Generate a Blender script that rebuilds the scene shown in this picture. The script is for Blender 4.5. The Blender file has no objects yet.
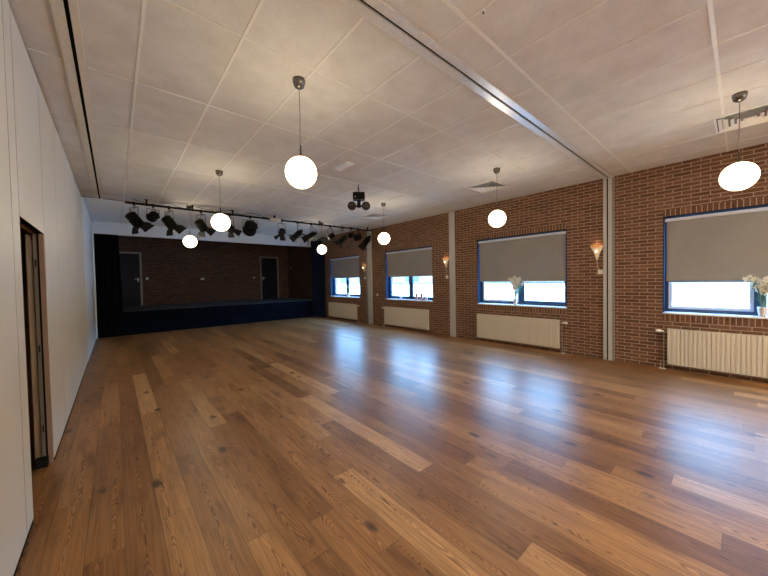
import bpy, bmesh, math, random
from mathutils import Vector, Matrix
random.seed(7)
C = bpy.context.scene.collection
PI = math.pi

# ------------------------------------------------------------------ dimensions (metres, floor z = 0)
XL, XR = -0.4635, 7.106          # partition wall / window wall
H = 3.464                        # ceiling
HS = 3.56                        # raised ceiling before the stage
YB = -6.0                        # wall behind
YC = 8.97                        # ceiling step
S = 12.861                       # stage front
YW = 16.05                       # stage rear wall
DECK = 0.76
WX = 0.34                        # window wall thickness

# ------------------------------------------------------------------ node helpers
class NT:
    def __init__(s, name):
        s.m = bpy.data.materials.new(name); s.m.use_nodes = True
        s.t = s.m.node_tree; s.t.nodes.clear()
        s.out = s.t.nodes.new('ShaderNodeOutputMaterial')
    def n(s, typ, **kw):
        nd = s.t.nodes.new(typ)
        for k, v in kw.items(): setattr(nd, k, v)
        return nd
    def l(s, a, b): s.t.links.new(a, b)
    def put(s, sock, v):
        if isinstance(v, bpy.types.NodeSocket): s.l(v, sock)
        elif v is not None: sock.default_value = v
    def math(s, op, a, b=None, c=None):
        nd = s.n('ShaderNodeMath', operation=op)
        s.put(nd.inputs[0], a)
        if b is not None: s.put(nd.inputs[1], b)
        if c is not None: s.put(nd.inputs[2], c)
        return nd.outputs[0]
    def obj(s): return s.n('ShaderNodeTexCoord').outputs['Object']
    def xyz(s, v):
        nd = s.n('ShaderNodeSeparateXYZ'); s.l(v, nd.inputs[0]); return nd.outputs
    def comb(s, x, y, z):
        nd = s.n('ShaderNodeCombineXYZ'); s.put(nd.inputs[0], x); s.put(nd.inputs[1], y); s.put(nd.inputs[2], z); return nd.outputs[0]
    def noise(s, vec, scale, detail=3, rough=.5, dist=0):
        nd = s.n('ShaderNodeTexNoise'); s.put(nd.inputs['Vector'], vec)
        nd.inputs['Scale'].default_value = scale; nd.inputs['Detail'].default_value = detail
        nd.inputs['Roughness'].default_value = rough; nd.inputs['Distortion'].default_value = dist
        return nd.outputs[0]
    def ramp(s, f, stops, interp='LINEAR'):
        nd = s.n('ShaderNodeValToRGB'); s.put(nd.inputs[0], f); cr = nd.color_ramp; cr.interpolation = interp
        while len(cr.elements) > 1: cr.elements.remove(cr.elements[-1])
        cr.elements[0].position = stops[0][0]; cr.elements[0].color = (*stops[0][1], 1)
        for p, c in stops[1:]:
            e = cr.elements.new(p); e.color = (*c, 1)
        return nd.outputs[0]
    def mix(s, f, a, b, mode='MIX'):
        nd = s.n('ShaderNodeMix', data_type='RGBA', blend_type=mode)
        s.put(nd.inputs[0], f); s.put(nd.inputs[6], a if not isinstance(a, tuple) else (*a[:3], 1)); s.put(nd.inputs[7], b if not isinstance(b, tuple) else (*b[:3], 1))
        return nd.outputs[2]
    def bump(s, h, strength=.3, dist=.01):
        nd = s.n('ShaderNodeBump'); s.put(nd.inputs['Height'], h)
        nd.inputs['Strength'].default_value = strength; nd.inputs['Distance'].default_value = dist
        return nd.outputs[0]
    def bsdf(s, color, rough=.5, metal=0, normal=None, spec=.5, sheen=0, trans=0, emis=None, estr=0, coat=0):
        b = s.n('ShaderNodeBsdfPrincipled')
        s.put(b.inputs['Base Color'], color if not isinstance(color, tuple) else (*color[:3], 1))
        s.put(b.inputs['Roughness'], rough); s.put(b.inputs['Metallic'], metal)
        b.inputs['Specular IOR Level'].default_value = spec
        b.inputs['Sheen Weight'].default_value = sheen
        b.inputs['Transmission Weight'].default_value = trans
        b.inputs['Coat Weight'].default_value = coat
        if emis: b.inputs['Emission Color'].default_value = (*emis, 1); b.inputs['Emission Strength'].default_value = estr
        if normal is not None: s.l(normal, b.inputs['Normal'])
        s.l(b.outputs[0], s.out.inputs[0]); return s.m

def plain(name, col, rough=.5, metal=0, spec=.5, nscale=30, namt=.06, **kw):
    t = NT(name); v = t.obj()
    n = t.noise(v, nscale, 3)
    c = t.ramp(n, [(.3, tuple(x*(1-namt) for x in col)), (.7, tuple(min(1, x*(1+namt)) for x in col))])
    return t.bsdf(c, rough, metal, spec=spec, **kw)

# ------------------------------------------------------------------ materials
def mat_floor():
    t = NT('oak_planks'); v = t.obj(); x, y, z = t.xyz(v)
    W, L = .186, 2.25
    xs = t.math('DIVIDE', t.math('ADD', x, 10.04), W); row = t.math('FLOOR', xs); fx = t.math('FRACT', xs)
    wn = t.n('ShaderNodeTexWhiteNoise', noise_dimensions='1D'); t.l(row, wn.inputs['W'])
    ys = t.math('ADD', t.math('DIVIDE', t.math('ADD', y, 20), L), t.math('MULTIPLY', wn.outputs[0], 7.3))
    idx = t.math('FLOOR', ys); fy = t.math('FRACT', ys)
    w2 = t.n('ShaderNodeTexWhiteNoise', noise_dimensions='2D'); t.l(t.comb(row, idx, 0), w2.inputs['Vector'])
    r = w2.outputs[0]; rc = t.xyz(w2.outputs[1])
    base = t.ramp(r, [(0, (.185, .080, .027)), (.35, (.255, .116, .040)), (.7, (.31, .147, .052)), (.92, (.365, .182, .068)), (1, (.49, .27, .115))])
    # fibre grain
    off = t.math('MULTIPLY', rc[1], 53.0)
    g1 = t.noise(t.comb(t.math('ADD', t.math('MULTIPLY', x, 70), off), t.math('MULTIPLY', y, 2.6), off), 1.0, 5, .62)
    # cathedral figure : warped rings
    wx = t.math('MULTIPLY', t.math('SUBTRACT', fx, t.math('ADD', .2, t.math('MULTIPLY', rc[2], .6))), 1.5)
    lo = t.noise(t.comb(t.math('ADD', t.math('MULTIPLY', x, 6), off), t.math('MULTIPLY', y, 1.5), off), 1.0, 2)
    rr = t.math('ADD', t.math('MULTIPLY', t.math('MULTIPLY', wx, wx), 4.5), t.math('ADD', t.math('MULTIPLY', y, .75), t.math('MULTIPLY', lo, 2.6)))
    fine = t.noise(t.comb(t.math('ADD', t.math('MULTIPLY', x, 30), off), t.math('MULTIPLY', y, 9), off), 1.0, 3, .6)
    ring = t.math('SINE', t.math('ADD', t.math('MULTIPLY', rr, 52.0), t.math('MULTIPLY', fine, 5.0)))
    ring = t.math('POWER', t.math('MULTIPLY_ADD', ring, .5, .5), .6)
    gsh = t.math('ADD', t.math('MULTIPLY', g1, .68), t.math('MULTIPLY', ring, .30))
    gr = t.ramp(gsh, [(.28, (.30, .24, .19)), (.46, (.88, .86, .83)), (.70, (1.36, 1.35, 1.31))])
    col = t.mix(1.0, base, gr, 'MULTIPLY')
    # smoked patches and knots
    pn = t.noise(t.comb(t.math('ADD', t.math('MULTIPLY', x, 5), off), t.math('MULTIPLY', y, 1.4), 0), 1.0, 3, .6)
    pf = t.ramp(pn, [(.52, (0, 0, 0)), (.72, (.85, .85, .85))])
    col = t.mix(pf, col, t.mix(1.0, col, (.5, .42, .36), 'MULTIPLY'))
    vo = t.n('ShaderNodeTexVoronoi'); t.l(t.comb(t.math('MULTIPLY', x, 3.6), t.math('MULTIPLY', y, 1.9), 0), vo.inputs['Vector']); vo.inputs['Scale'].default_value = 1
    kn = t.math('ADD', vo.outputs['Distance'], t.math('MULTIPLY', t.noise(v, 25, 2), .10))
    kf = t.ramp(kn, [(.13, (.95, .95, .95)), (.21, (0, 0, 0))])
    col = t.mix(kf, col, (.06, .03, .014))
    # joints
    ex = t.math('MINIMUM', fx, t.math('SUBTRACT', 1, fx)); ey = t.math('MINIMUM', fy, t.math('SUBTRACT', 1, fy))
    jx = t.math('LESS_THAN', ex, .0016 / W); jy = t.math('LESS_THAN', ey, .0016 / L)
    j = t.math('MAXIMUM', jx, jy)
    col = t.mix(t.math('MULTIPLY', j, .7), col, (.04, .02, .01))
    h = t.math('SUBTRACT', t.math('MULTIPLY', gsh, .12), t.math('MULTIPLY', j, 1.0))
    rough = t.math('ADD', .27, t.math('MULTIPLY', g1, .16))
    return t.bsdf(col, rough, normal=t.bump(h, .22, .003), spec=.42)

def mat_brick(name, cols, mortar, vertical=False, uz=('y', 'z'), dark=1.0):
    t = NT(name); v = t.obj(); x, y, z = t.xyz(v)
    u = {'x': x, 'y': y}[uz[0]]
    u = t.math('ADD', u, 20.0)
    CL, CH = .2175, .0620
    b = t.n('ShaderNodeTexBrick')
    vec = t.comb(u, z, 0) if not vertical else t.comb(t.math('ADD', u, .0), t.math('MULTIPLY_ADD', z, .0001, 2.5), 0)
    t.l(vec, b.inputs['Vector'])
    b.inputs['Scale'].default_value = 1
    b.inputs['Brick Width'].default_value = CL if not vertical else CH
    b.inputs['Row Height'].default_value = CH if not vertical else 5.0
    b.inputs['Mortar Size'].default_value = .0062
    b.inputs['Mortar Smooth'].default_value = .25
    b.inputs['Bias'].default_value = 0
    b.inputs['Color1'].default_value = (0, 0, 0, 1); b.inputs['Color2'].default_value = (1, 1, 1, 1); b.inputs['Mortar'].default_value = (.5, .5, .5, 1)
    base = t.ramp(b.outputs['Color'], [(0, cols[0]), (.5, cols[1]), (1, cols[2])])
    n = t.noise(v, 45, 4, .6); n2 = t.noise(v, 7, 2)
    base = t.mix(1.0, base, t.ramp(n, [(.3, (.72, .7, .68)), (.7, (1.2, 1.18, 1.15))]), 'MULTIPLY')
    base = t.mix(1.0, base, t.ramp(n2, [(.35, (.86, .86, .86)), (.65, (1.1, 1.1, 1.1))]), 'MULTIPLY')
    mcol = t.ramp(t.noise(v, 60, 2), [(.3, tuple(c*.85 for c in mortar)), (.7, mortar)])
    col = t.mix(b.outputs['Fac'], base, mcol)
    h = t.math('SUBTRACT', t.math('MULTIPLY', n, .3), b.outputs['Fac'])
    return t.bsdf(col, .85, normal=t.bump(h, .5, .006), spec=.25)

M = {}
M['floor'] = mat_floor()
bc = [(.112, .050, .030), (.148, .065, .038), (.19, .086, .050)]
M['brick'] = mat_brick('red_brown_brick', bc, (.37, .285, .22))
M['soldier'] = mat_brick('soldier_course_brick', bc, (.37, .285, .22), vertical=True)
sc_ = [(.06, .03, .022), (.08, .04, .028), (.105, .055, .04)]  # dim stage lighting put into a darker copy of the brick colours
M['brick_x'] = mat_brick('shaded_stage_brick', sc_, (.15, .115, .095), uz=('x', 'z'))
M['brick_y'] = mat_brick('shaded_stage_side_brick', sc_, (.15, .115, .095))

def mat_tiles():
    t = NT('mineral_tile'); v = t.obj()
    a = t.noise(v, 3.5, 4, .65); b = t.noise(v, 90, 2, .6)
    c = t.ramp(a, [(.3, (.58, .555, .525)), (.7, (.69, .665, .635))])
    c = t.mix(1.0, c, t.ramp(b, [(.35, (.93, .93, .93)), (.65, (1.03, 1.03, 1.03))]), 'MULTIPLY')
    return t.bsdf(c, .9, normal=t.bump(b, .15, .002), spec=.2)
M['tile'] = mat_tiles()
M['tee'] = plain('painted_tee', (.72, .70, .655), .4)
M['rail'] = plain('beige_rail', (.66, .60, .50), .38, spec=.6)
M['rail_metal'] = plain('pale_metal_rail', (.70, .69, .67), .3, metal=.35)
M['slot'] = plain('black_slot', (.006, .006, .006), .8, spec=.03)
M['panel'] = plain('partition_laminate', (.63, .59, .52), .42, nscale=3, namt=.03)
M['white'] = plain('white_paint', (.84, .84, .83), .5)
M['bluewhite'] = plain('daylight_tinted_white', (.70, .77, .83), .5)  # blue of the daylight mixed into the white base colour
M['grey_post'] = plain('grey_post', (.46, .45, .44), .4)
M['grey_dark'] = plain('grey_side', (.22, .20, .20), .5)
M['blue'] = plain('cobalt_blue_paint', (.010, .036, .095), .45)
M['lining'] = plain('navy_lining', (.006, .018, .045), .75, spec=.08)
M['sash'] = plain('pale_sash', (.52, .58, .68), .4)
M['sill'] = plain('white_sill', (.78, .82, .88), .3)
M['rad'] = plain('cream_enamel', (.60, .545, .46), .38, namt=.01)
M['rad_dark'] = plain('radiator_gap', (.10, .09, .075), .6)
M['pipe'] = plain('painted_pipe', (.30, .24, .19), .4)
M['plastic'] = plain('ivory_plastic', (.78, .74, .68), .35)
M['black'] = plain('black_metal', (.0035, .003, .0035), .5, spec=.15)
M['blackm'] = plain('black_flap', (.008, .008, .009), .6, spec=.15)
M['lens'] = plain('lamp_lens', (.30, .32, .34), .1, spec=.8)
M['chrome'] = plain('dark_chrome', (.17, .15, .13), .25, metal=1)
M['cord'] = plain('grey_cord', (.16, .14, .12), .5)
M['navy_door'] = plain('navy_door_paint', (.012, .013, .026), .6, spec=.2)
M['navy_dark'] = plain('black_door_paint', (.004, .005, .012), .6, spec=.15)
M['door_frame'] = plain('grey_door_frame', (.25, .24, .23), .5)
M['deck'] = plain('stage_deck', (.055, .085, .13), .5, nscale=6, namt=.25)
M['curtain_black'] = plain('black_velvet', (.0035, .004, .006), .95, spec=.05)
M['curtain_navy'] = plain('navy_velvet', (.005, .011, .034), .9, spec=.1, sheen=.04)
M['skirt'] = plain('navy_skirt', (.0018, .003, .008), .95, spec=.08)
M['petal'] = plain('white_petal', (.82, .80, .72), .6)
M['leaf'] = plain('green_leaf', (.06, .22, .09), .5, nscale=12, namt=.35)
M['stem'] = plain('green_stem', (.16, .24, .12), .6)
M['pot'] = plain('white_pot', (.72, .70, .74), .3)
M['glass_jar'] = plain('terracotta_glass', (.45, .20, .13), .25)
M['wax'] = plain('cream_wax', (.80, .72, .62), .5)
M['rubber'] = plain('black_rubber', (.006, .005, .005), .8, spec=.1)
M['vent_dark'] = plain('vent_shadow', (.16, .15, .14), .7)

def mat_wood(name, c0, c1, sc=14):
    t = NT(name); v = t.obj(); x, y, z = t.xyz(v)
    n = t.noise(t.comb(t.math('MULTIPLY', x, sc), t.math('MULTIPLY', y, sc), t.math('MULTIPLY', z, .7)), 1, 4, .6, .4)
    n2 = t.noise(t.comb(t.math('MULTIPLY', x, 9), t.math('MULTIPLY', y, 9), t.math('MULTIPLY', z, .2)), 1, 2)
    f = t.math('ADD', t.math('MULTIPLY', n, .6), t.math('MULTIPLY', n2, .4))
    return t.bsdf(t.ramp(f, [(.32, c0), (.68, c1)]), .45)
M['door_wood'] = mat_wood('oak_door_veneer', (.20, .12, .065), (.40, .27, .16), 22)
M['jamb_grey'] = mat_wood('grey_brown_jamb', (.10, .075, .055), (.16, .125, .095))
M['jamb_wood'] = mat_wood('brown_jamb', (.20, .115, .075), (.27, .165, .11))

def mat_blind():
    t = NT('grey_blind_fabric'); v = t.obj(); x, y, z = t.xyz(v)
    a = t.noise(t.comb(0, t.math('MULTIPLY', y, 260), t.math('MULTIPLY', z, 14)), 1, 2)
    b = t.noise(t.comb(0, t.math('MULTIPLY', y, 14), t.math('MULTIPLY', z, 260)), 1, 2)
    c = t.noise(v, 2.2, 2)
    f = t.math('ADD', t.math('ADD', t.math('MULTIPLY', a, .35), t.math('MULTIPLY', b, .35)), t.math('MULTIPLY', c, .3))
    col = t.ramp(f, [(.35, (.30, .28, .265)), (.65, (.38, .355, .335))])
    d = t.n('ShaderNodeBsdfDiffuse'); t.l(col, d.inputs[0])
    tr = t.n('ShaderNodeBsdfTranslucent'); tr.inputs[0].default_value = (.10, .105, .12, 1)
    mx = t.n('ShaderNodeMixShader'); mx.inputs[0].default_value = .22
    t.l(d.outputs[0], mx.inputs[1]); t.l(tr.outputs[0], mx.inputs[2]); t.l(mx.outputs[0], t.out.inputs[0]); return t.m
M['blind'] = mat_blind()

def mat_glass():
    t = NT('window_glass'); 
    tr = t.n('ShaderNodeBsdfTransparent'); tr.inputs[0].default_value = (.95, .97, .98, 1)
    gl = t.n('ShaderNodeBsdfGlossy'); gl.inputs['Roughness'].default_value = .02
    lw = t.n('ShaderNodeLayerWeight'); lw.inputs[0].default_value = .5
    fr = t.math('MULTIPLY_ADD', t.math('POWER', lw.outputs['Facing'], 5.0), .6, .03)
    mx = t.n('ShaderNodeMixShader'); t.l(fr, mx.inputs[0]); t.l(tr.outputs[0], mx.inputs[1]); t.l(gl.outputs[0], mx.inputs[2])
    t.l(mx.outputs[0], t.out.inputs[0]); return t.m
M['glass'] = mat_glass()

def globe_mat(name, st):
    t = NT(name); e = t.n('ShaderNodeEmission'); lw = t.n('ShaderNodeLayerWeight'); lw.inputs[0].default_value = .5
    f = t.math('POWER', lw.outputs['Facing'], 3.0)
    t.l(t.mix(f, (1, .84, .58), (1, .66, .30)), e.inputs[0])
    t.l(t.math('MULTIPLY', t.math('MULTIPLY_ADD', f, -.88, 1.0), st), e.inputs[1])
    t.l(e.outputs[0], t.out.inputs[0]); return t.m
def emis(name, col, st):
    t = NT(name); e = t.n('ShaderNodeEmission'); e.inputs[0].default_value = (*col, 1); e.inputs[1].default_value = st
    # even glow over the whole surface
    t.l(e.outputs[0], t.out.inputs[0]); return t.m
GLOBE_STRENGTH = 9.0
M['globe'] = globe_mat('opal_globe', GLOBE_STRENGTH)
M['diffuser'] = emis('fill_panel_glow', (1, .90, .70), 24)  # glow of the added fill panels behind the camera
M['bulb'] = emis('sconce_bulb', (1, .72, .4), 1.3)
t_ = NT('frosted_sconce_glass'); v_ = t_.obj()
M['sconce'] = t_.bsdf(t_.ramp(t_.noise(v_, 60, 3), [(.3, (.55, .45, .34)), (.7, (.78, .68, .54))]), .35, emis=(1, .62, .32), estr=.05)
M['sconce_wash'] = plain('amber_wall_wash', (.55, .22, .07), .4, emis=(1, .38, .1), estr=.10)  # lamplight washing the brick above, painted as an amber glowing band
M['facade_white'] = plain('bright_render', (.80, .82, .82), .8, nscale=2)
M['facade_beige'] = plain('beige_cladding', (.14, .115, .085), .8, nscale=3, namt=.15)
M['facade_dark'] = plain('facade_window', (.02, .025, .03), .3)
M['pavement'] = plain('pale_pavement', (.60, .60, .60), .85, nscale=4)

# ------------------------------------------------------------------ mesh helpers
def box(bm, x0, x1, y0, y1, z0, z1, mi=0, mtx=None):
    vs = [bm.verts.new(p) for p in ((x0,y0,z0),(x1,y0,z0),(x1,y1,z0),(x0,y1,z0),(x0,y0,z1),(x1,y0,z1),(x1,y1,z1),(x0,y1,z1))]
    if mtx is not None:
        for v in vs: v.co = mtx @ v.co
    for f in ((0,3,2,1),(4,5,6,7),(0,1,5,4),(1,2,6,5),(2,3,7,6),(3,0,4,7)):
        fc = bm.faces.new([vs[i] for i in f]); fc.material_index = mi
    return bm
def bevbox(x0, x1, y0, y1, z0, z1, b=.004, seg=2):
    bm = bmesh.new(); box(bm, x0, x1, y0, y1, z0, z1)
    bmesh.ops.bevel(bm, geom=bm.edges[:], offset=b, segments=seg, affect='EDGES', profile=.5); return bm
def quad(bm, pts, mi=0):
    f = bm.faces.new([bm.verts.new(p) for p in pts]); f.material_index = mi; return f
def tube(bm, pts, r, seg=8, cap=True, radii=None):
    pts = [Vector(p) for p in pts]; rings = []
    up = None
    for i, p in enumerate(pts):
        d = (pts[min(i+1, len(pts)-1)] - pts[max(i-1, 0)]).normalized()
        if up is None:
            up = Vector((0, 0, 1)) if abs(d.z) < .9 else Vector((1, 0, 0))
        a = d.cross(up).normalized(); b = a.cross(d).normalized(); up = b
        rr = radii[i] if radii else r
        rings.append([bm.verts.new(p + (a*math.cos(2*PI*k/seg) + b*math.sin(2*PI*k/seg))*rr) for k in range(seg)])
    for i in range(len(rings)-1):
        for k in range(seg):
            f = bm.faces.new((rings[i][k], rings[i][(k+1) % seg], rings[i+1][(k+1) % seg], rings[i+1][k])); f.smooth = True
    if cap:
        bm.faces.new(rings[0][::-1]); bm.faces.new(rings[-1])
    return bm
def lathe(bm, prof, seg=24, mtx=None, a0=0, a1=2*PI, smooth=True):
    full = abs(a1-a0-2*PI) < 1e-6; n = seg if full else seg+1; rings = []
    for r, z in prof:
        if r < 1e-6: 
            v = bm.verts.new((0, 0, z)); rings.append([v]*n)
        else: rings.append([bm.verts.new((r*math.cos(a0+(a1-a0)*k/seg), r*math.sin(a0+(a1-a0)*k/seg), z)) for k in range(n)])
    seen = set()
    if mtx is not None:
        for rg in rings:
            for v in rg:
                if v not in seen: v.co = mtx @ v.co; seen.add(v)
    for i in range(len(rings)-1):
        for k in range(seg):
            k2 = (k+1) % n
            q = []
            for v in (rings[i][k], rings[i][k2], rings[i+1][k2], rings[i+1][k]):
                if v not in q: q.append(v)
            if len(q) > 2:
                f = bm.faces.new(q); f.smooth = smooth
    return bm
def obj(name, bm, mat, parent=None, loc=None, fix=True):
    me = bpy.data.meshes.new(name)
    if fix: bmesh.ops.recalc_face_normals(bm, faces=bm.faces[:])
    bm.to_mesh(me); bm.free()
    for m in (mat if isinstance(mat, (list, tuple)) else [mat]): me.materials.append(m)
    o = bpy.data.objects.new(name, me); C.objects.link(o)
    if parent: o.parent = parent
    if loc: o.location = loc
    return o
def thing(name, label, cat, loc=(0, 0, 0), rz=0, group=None):
    o = bpy.data.objects.new(name, None); C.objects.link(o); o.empty_display_size = .1
    o.location = loc; o.rotation_euler = (0, 0, rz); o['label'] = label; o['category'] = cat
    if group: o['group'] = group
    return o
def tag(o, label, cat, group=None, kind=None):
    o['label'] = label; o['category'] = cat
    if group: o['group'] = group
    if kind: o['kind'] = kind
    return o
def struct(name, bm, mat, label=None, cat=None):
    o = obj(name, bm, mat); o['kind'] = 'structure'
    if label: o['label'] = label; o['category'] = cat
    return o
def sroot(name, label, cat, loc=(0, 0, 0)):
    o = thing(name, label, cat, loc); o['kind'] = 'structure'; return o
def dup(root, loc, rz=None, label=None):
    r = root.copy(); C.objects.link(r); r.location = loc
    if rz is not None: r.rotation_euler = (0, 0, rz)
    if label: r['label'] = label
    for ch in list(root.children):
        c = ch.copy(); C.objects.link(c); c.parent = r
        for g in list(ch.children):
            d = g.copy(); C.objects.link(d); d.parent = c
    return r

# ------------------------------------------------------------------ shell
bm = bmesh.new(); box(bm, -2.4, XR + .02, YB, YW + .1, -.12, 0)
struct('floor', bm, M['floor'], 'wide oak plank floor in mixed brown tones with a satin lacquer', 'floor')

# window wall with openings
WIN = [(-1.206, .894, None, 5), (2.39, 4.498, 1.5, 4), (6.0, 8.11, 1.715, 3), (9.62, 11.75, 1.735, 2)]
OPEN = [(-4.80, -2.70), (-1.206, .894), (2.39, 4.498), (6.0, 8.11), (9.62, 11.75)]  # first opening is an unseen window added for more daylight
WZ0, WZ1 = .945, 2.597
SOL = .108
bm = bmesh.new()
def wallq(y0, y1, z0, z1, mi=0):
    if y1 - y0 < 1e-4 or z1 - z0 < 1e-4: return
    quad(bm, [(XR, y0, z0), (XR, y1, z0), (XR, y1, z1), (XR, y0, z1)], mi)
ys = YB
for a, b in OPEN:
    wallq(ys, a, 0, HS + .1)
    wallq(a, b, 0, WZ0 - SOL - .02); wallq(a, b, WZ0 - SOL - .02, WZ0, 1); wallq(a, b, WZ1, WZ1 + SOL, 1); wallq(a, b, WZ1 + SOL, HS + .1)
    for yy in (a, b): quad(bm, [(XR, yy, WZ0), (XR+WX, yy, WZ0), (XR+WX, yy, WZ1), (XR, yy, WZ1)])
    for zz in (WZ0, WZ1): quad(bm, [(XR, a, zz), (XR+WX, a, zz), (XR+WX, b, zz), (XR, b, zz)])
    # outer skin
    for q in ((ys, a, -.2, HS+.3), (a, b, -.2, WZ0), (a, b, WZ1, HS+.3)):
        quad(bm, [(XR+WX, q[0], q[2]), (XR+WX, q[1], q[2]), (XR+WX, q[1], q[3]), (XR+WX, q[0], q[3])])
    ys = b
wallq(ys, S + .01, 0, HS + .1)
quad(bm, [(XR+WX, ys, -.2), (XR+WX, S+.1, -.2), (XR+WX, S+.1, HS+.3), (XR+WX, ys, HS+.3)])
struct('wall_right', bm, [M['brick'], M['soldier']], 'red-brown brick window wall with soldier courses over and under each window', 'wall')

# partition wall on the left: laminate panels with shadow gaps, opening for the door
DY0, DY1, DZ = 3.17, 4.10, 2.075
seams = [YB, -5.1, -4.1, -3.1, -2.1, -1.08, -.07, .93, 1.94, 2.945, 3.15, 4.12, 4.97, 5.98, 6.99, 8.0, YC]
bm = bmesh.new()
g = .006
for a, b in zip(seams[:-1], seams[1:]):
    z0 = .035
    if abs(a - 3.15) < .01: z0 = DZ
    box(bm, XL - .045, XL, a + g, b - g, z0, H - .022, 3 if a > 7.9 else 0)
    if b < YC: box(bm, XL - .03, XL - .001, b - g, b + g, .035 if not 3.1 < b < 4.2 else DZ + .01, H - .022, 1)
box(bm, XL - .075, XL - .012, YB, 3.15, .0, H + .1, 1)
box(bm, XL - .075, XL - .012, 3.15, 4.12, DZ + .01, H + .1, 1)
box(bm, XL - .075, XL - .012, 4.12, YC, .0, H + .1, 1)
box(bm, XL - .075, XL - .03, YC, S + .1, 0, HS + .1, 2)  # far stretch tinted blue for the window daylight
box(bm, XL - .045, XL, YC + .004, S - .12, .018, HS, 2)
struct('wall_left', bm, [M['panel'], M['slot'], M['bluewhite'], M['rail']], 'cream folding partition wall of tall flat panels', 'wall')
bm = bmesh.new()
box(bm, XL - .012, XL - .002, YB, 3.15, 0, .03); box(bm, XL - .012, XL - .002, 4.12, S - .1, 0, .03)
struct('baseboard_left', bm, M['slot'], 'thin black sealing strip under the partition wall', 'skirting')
# wall behind the camera
bm = bmesh.new(); box(bm, XL - .1, XR + WX, YB - .1, YB, 0, H + .1)
struct('wall_back', bm, M['panel'])
# ceiling
bm = bmesh.new(); box(bm, XL - .08, XR + .02, YB - .05, YC, H, H + .14)
struct('ceiling', bm, M['tile'], 'suspended ceiling of rectangular beige mineral tiles', 'ceiling')
bm = bmesh.new(); box(bm, XL - .08, XR + .02, YC, S + .14, HS, HS + .10)
struct('ceiling_stage', bm, M['white'], 'slightly higher strip of ceiling before the stage', 'ceiling')
# ceiling grid
bm = bmesh.new()
T = .011; xs_ = [.2035 + .5907*i for i in range(12)]
for x in xs_:
    if x < XR - .05:
        box(bm, x - .006, x + .006, YB, 1.57, H - .004, H + .001); box(bm, x - T, x + T, 1.76, YC - .02, H - .004, H + .001)
ycr = [1.313 - 1.155*i for i in range(7)] + [2.485 + 1.178*i for i in range(6)]
for y in ycr:
    w = T*1.15 if y < 1.58 else .006
    box(bm, -.12, XR, y - w, y + w, H - .0045, H + .001)
    box(bm, XL, -.265, y - w, y + w, H - .0045, H + .001)
for x in xs_: 
    if x < XR - .05: box(bm, x - T, x + T, YC + .02, S, HS - .004, HS + .001)
struct('trim_1', bm, M['tee'], 'pale metal grid bars between the ceiling tiles', 'ceiling grid')
# step
bm = bmesh.new(); box(bm, XL, XR, YC - .012, YC + .012, H - .012, HS + .02)
struct('trim_2', bm, M['grey_dark'], 'dark edge strip across the ceiling before the stage', 'trim')
# partition tracks in the ceiling
def track(name, label, along, c, a, b, w, s0, mats, drop=.016):
    r = sroot(name, label, 'ceiling track')
    bm = bmesh.new(); bs = bmesh.new()
    lo, hi = c[0], c[1]; s1, s2 = s0 - .013, s0 + .013
    for p, q in ((lo, s1), (s2, hi)):
        if along == 'x': box(bm, a, b, p, q, H - drop, H + .01)
        else: box(bm, p, q, a, b, H - drop, H + .01)
        e = .012
    if along == 'x': box(bs, a, b, s1, s2, H - .001, H + .02)
    else: box(bs, s1, s2, a, b, H - .001, H + .02)
    obj('track_rail', bm, mats[0], r); obj('track_slot', bs, mats[1], r); return r
track('trim_3', 'beige ceiling track with black slot along the partition wall', 'y', (-.262, -.128), YB, YC - .013, 0, -.186, (M['rail'], M['slot']))
track('trim_4', 'pale metal ceiling track with black slot crossing to the brick wall', 'x', (1.583, 1.752), -.128, XR - .001, 0, 1.663, (M['rail_metal'], M['slot']))

# pilasters on brick wall
r = sroot('trim_5', 'pale metal double post with black gap on the brick wall, under the ceiling track', 'post')
P = XR - .035
bm = bmesh.new(); box(bm, P, XR, 1.692, 1.745, 0, H); box(bm, P, XR, 1.612, 1.668, 0, H); obj('post_profile', bm, M['grey_post'], r)
bm = bmesh.new(); box(bm, P + .015, XR, 1.668, 1.692, 0, H); obj('post_gap', bm, M['slot'], r)
bm = bmesh.new(); box(bm, XR - .018, XR, 1.572, 1.612, 0, H); obj('post_edge', bm, M['grey_dark'], r)
bm = bmesh.new(); box(bm, XR - .03, XR, 5.185, 5.365, 0, H)
struct('trim_6', bm, M['grey_post'], 'plain pale grey vertical cover strip between the second and third radiator', 'post')
r = sroot('trim_7', 'pale grey vertical cover strip with dark pipe beside the radiator nearest the stage', 'post')
bm = bmesh.new(); box(bm, XR - .03, XR, 8.84, 9.08, 0, H - .04); obj('cover_strip', bm, M['grey_post'], r)
bm = bmesh.new(); tube(bm, [(XR - .03, 9.13, 0), (XR - .03, 9.13, H - .04)], .024, 10); obj('pipe', bm, M['grey_dark'], r)

# ------------------------------------------------------------------ stage
bm = bmesh.new(); box(bm, XL - .03, XR, S, S + .14, 3.185, HS + .02)
struct('beam_stage', bm, M['bluewhite'], 'white header beam above the stage opening, tinted for bluish light', 'beam')
bm = bmesh.new(); box(bm, XL - .03, XL + .03, S - .12, S - .02, 0, HS)
struct('trim_8', bm, M['bluewhite'], 'cool white jamb strip left of the stage opening', 'trim')
bm = bmesh.new(); box(bm, XL - .0, XL + .06, YC + .02, S - .12, HS - .05, HS)
struct('trim_9', bm, M['bluewhite'], 'cool white cove strip high on the left before the stage', 'trim')
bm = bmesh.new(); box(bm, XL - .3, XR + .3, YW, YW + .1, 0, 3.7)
struct('wall_stage', bm, M['brick_x'], 'brick wall at the back of the stage, coloured dark for dim light', 'wall')
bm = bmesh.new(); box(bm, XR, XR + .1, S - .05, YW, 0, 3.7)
struct('wall_stage_right', bm, M['brick_y'], 'brick side wall on the right of the stage, coloured dark for dim light', 'wall')
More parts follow.
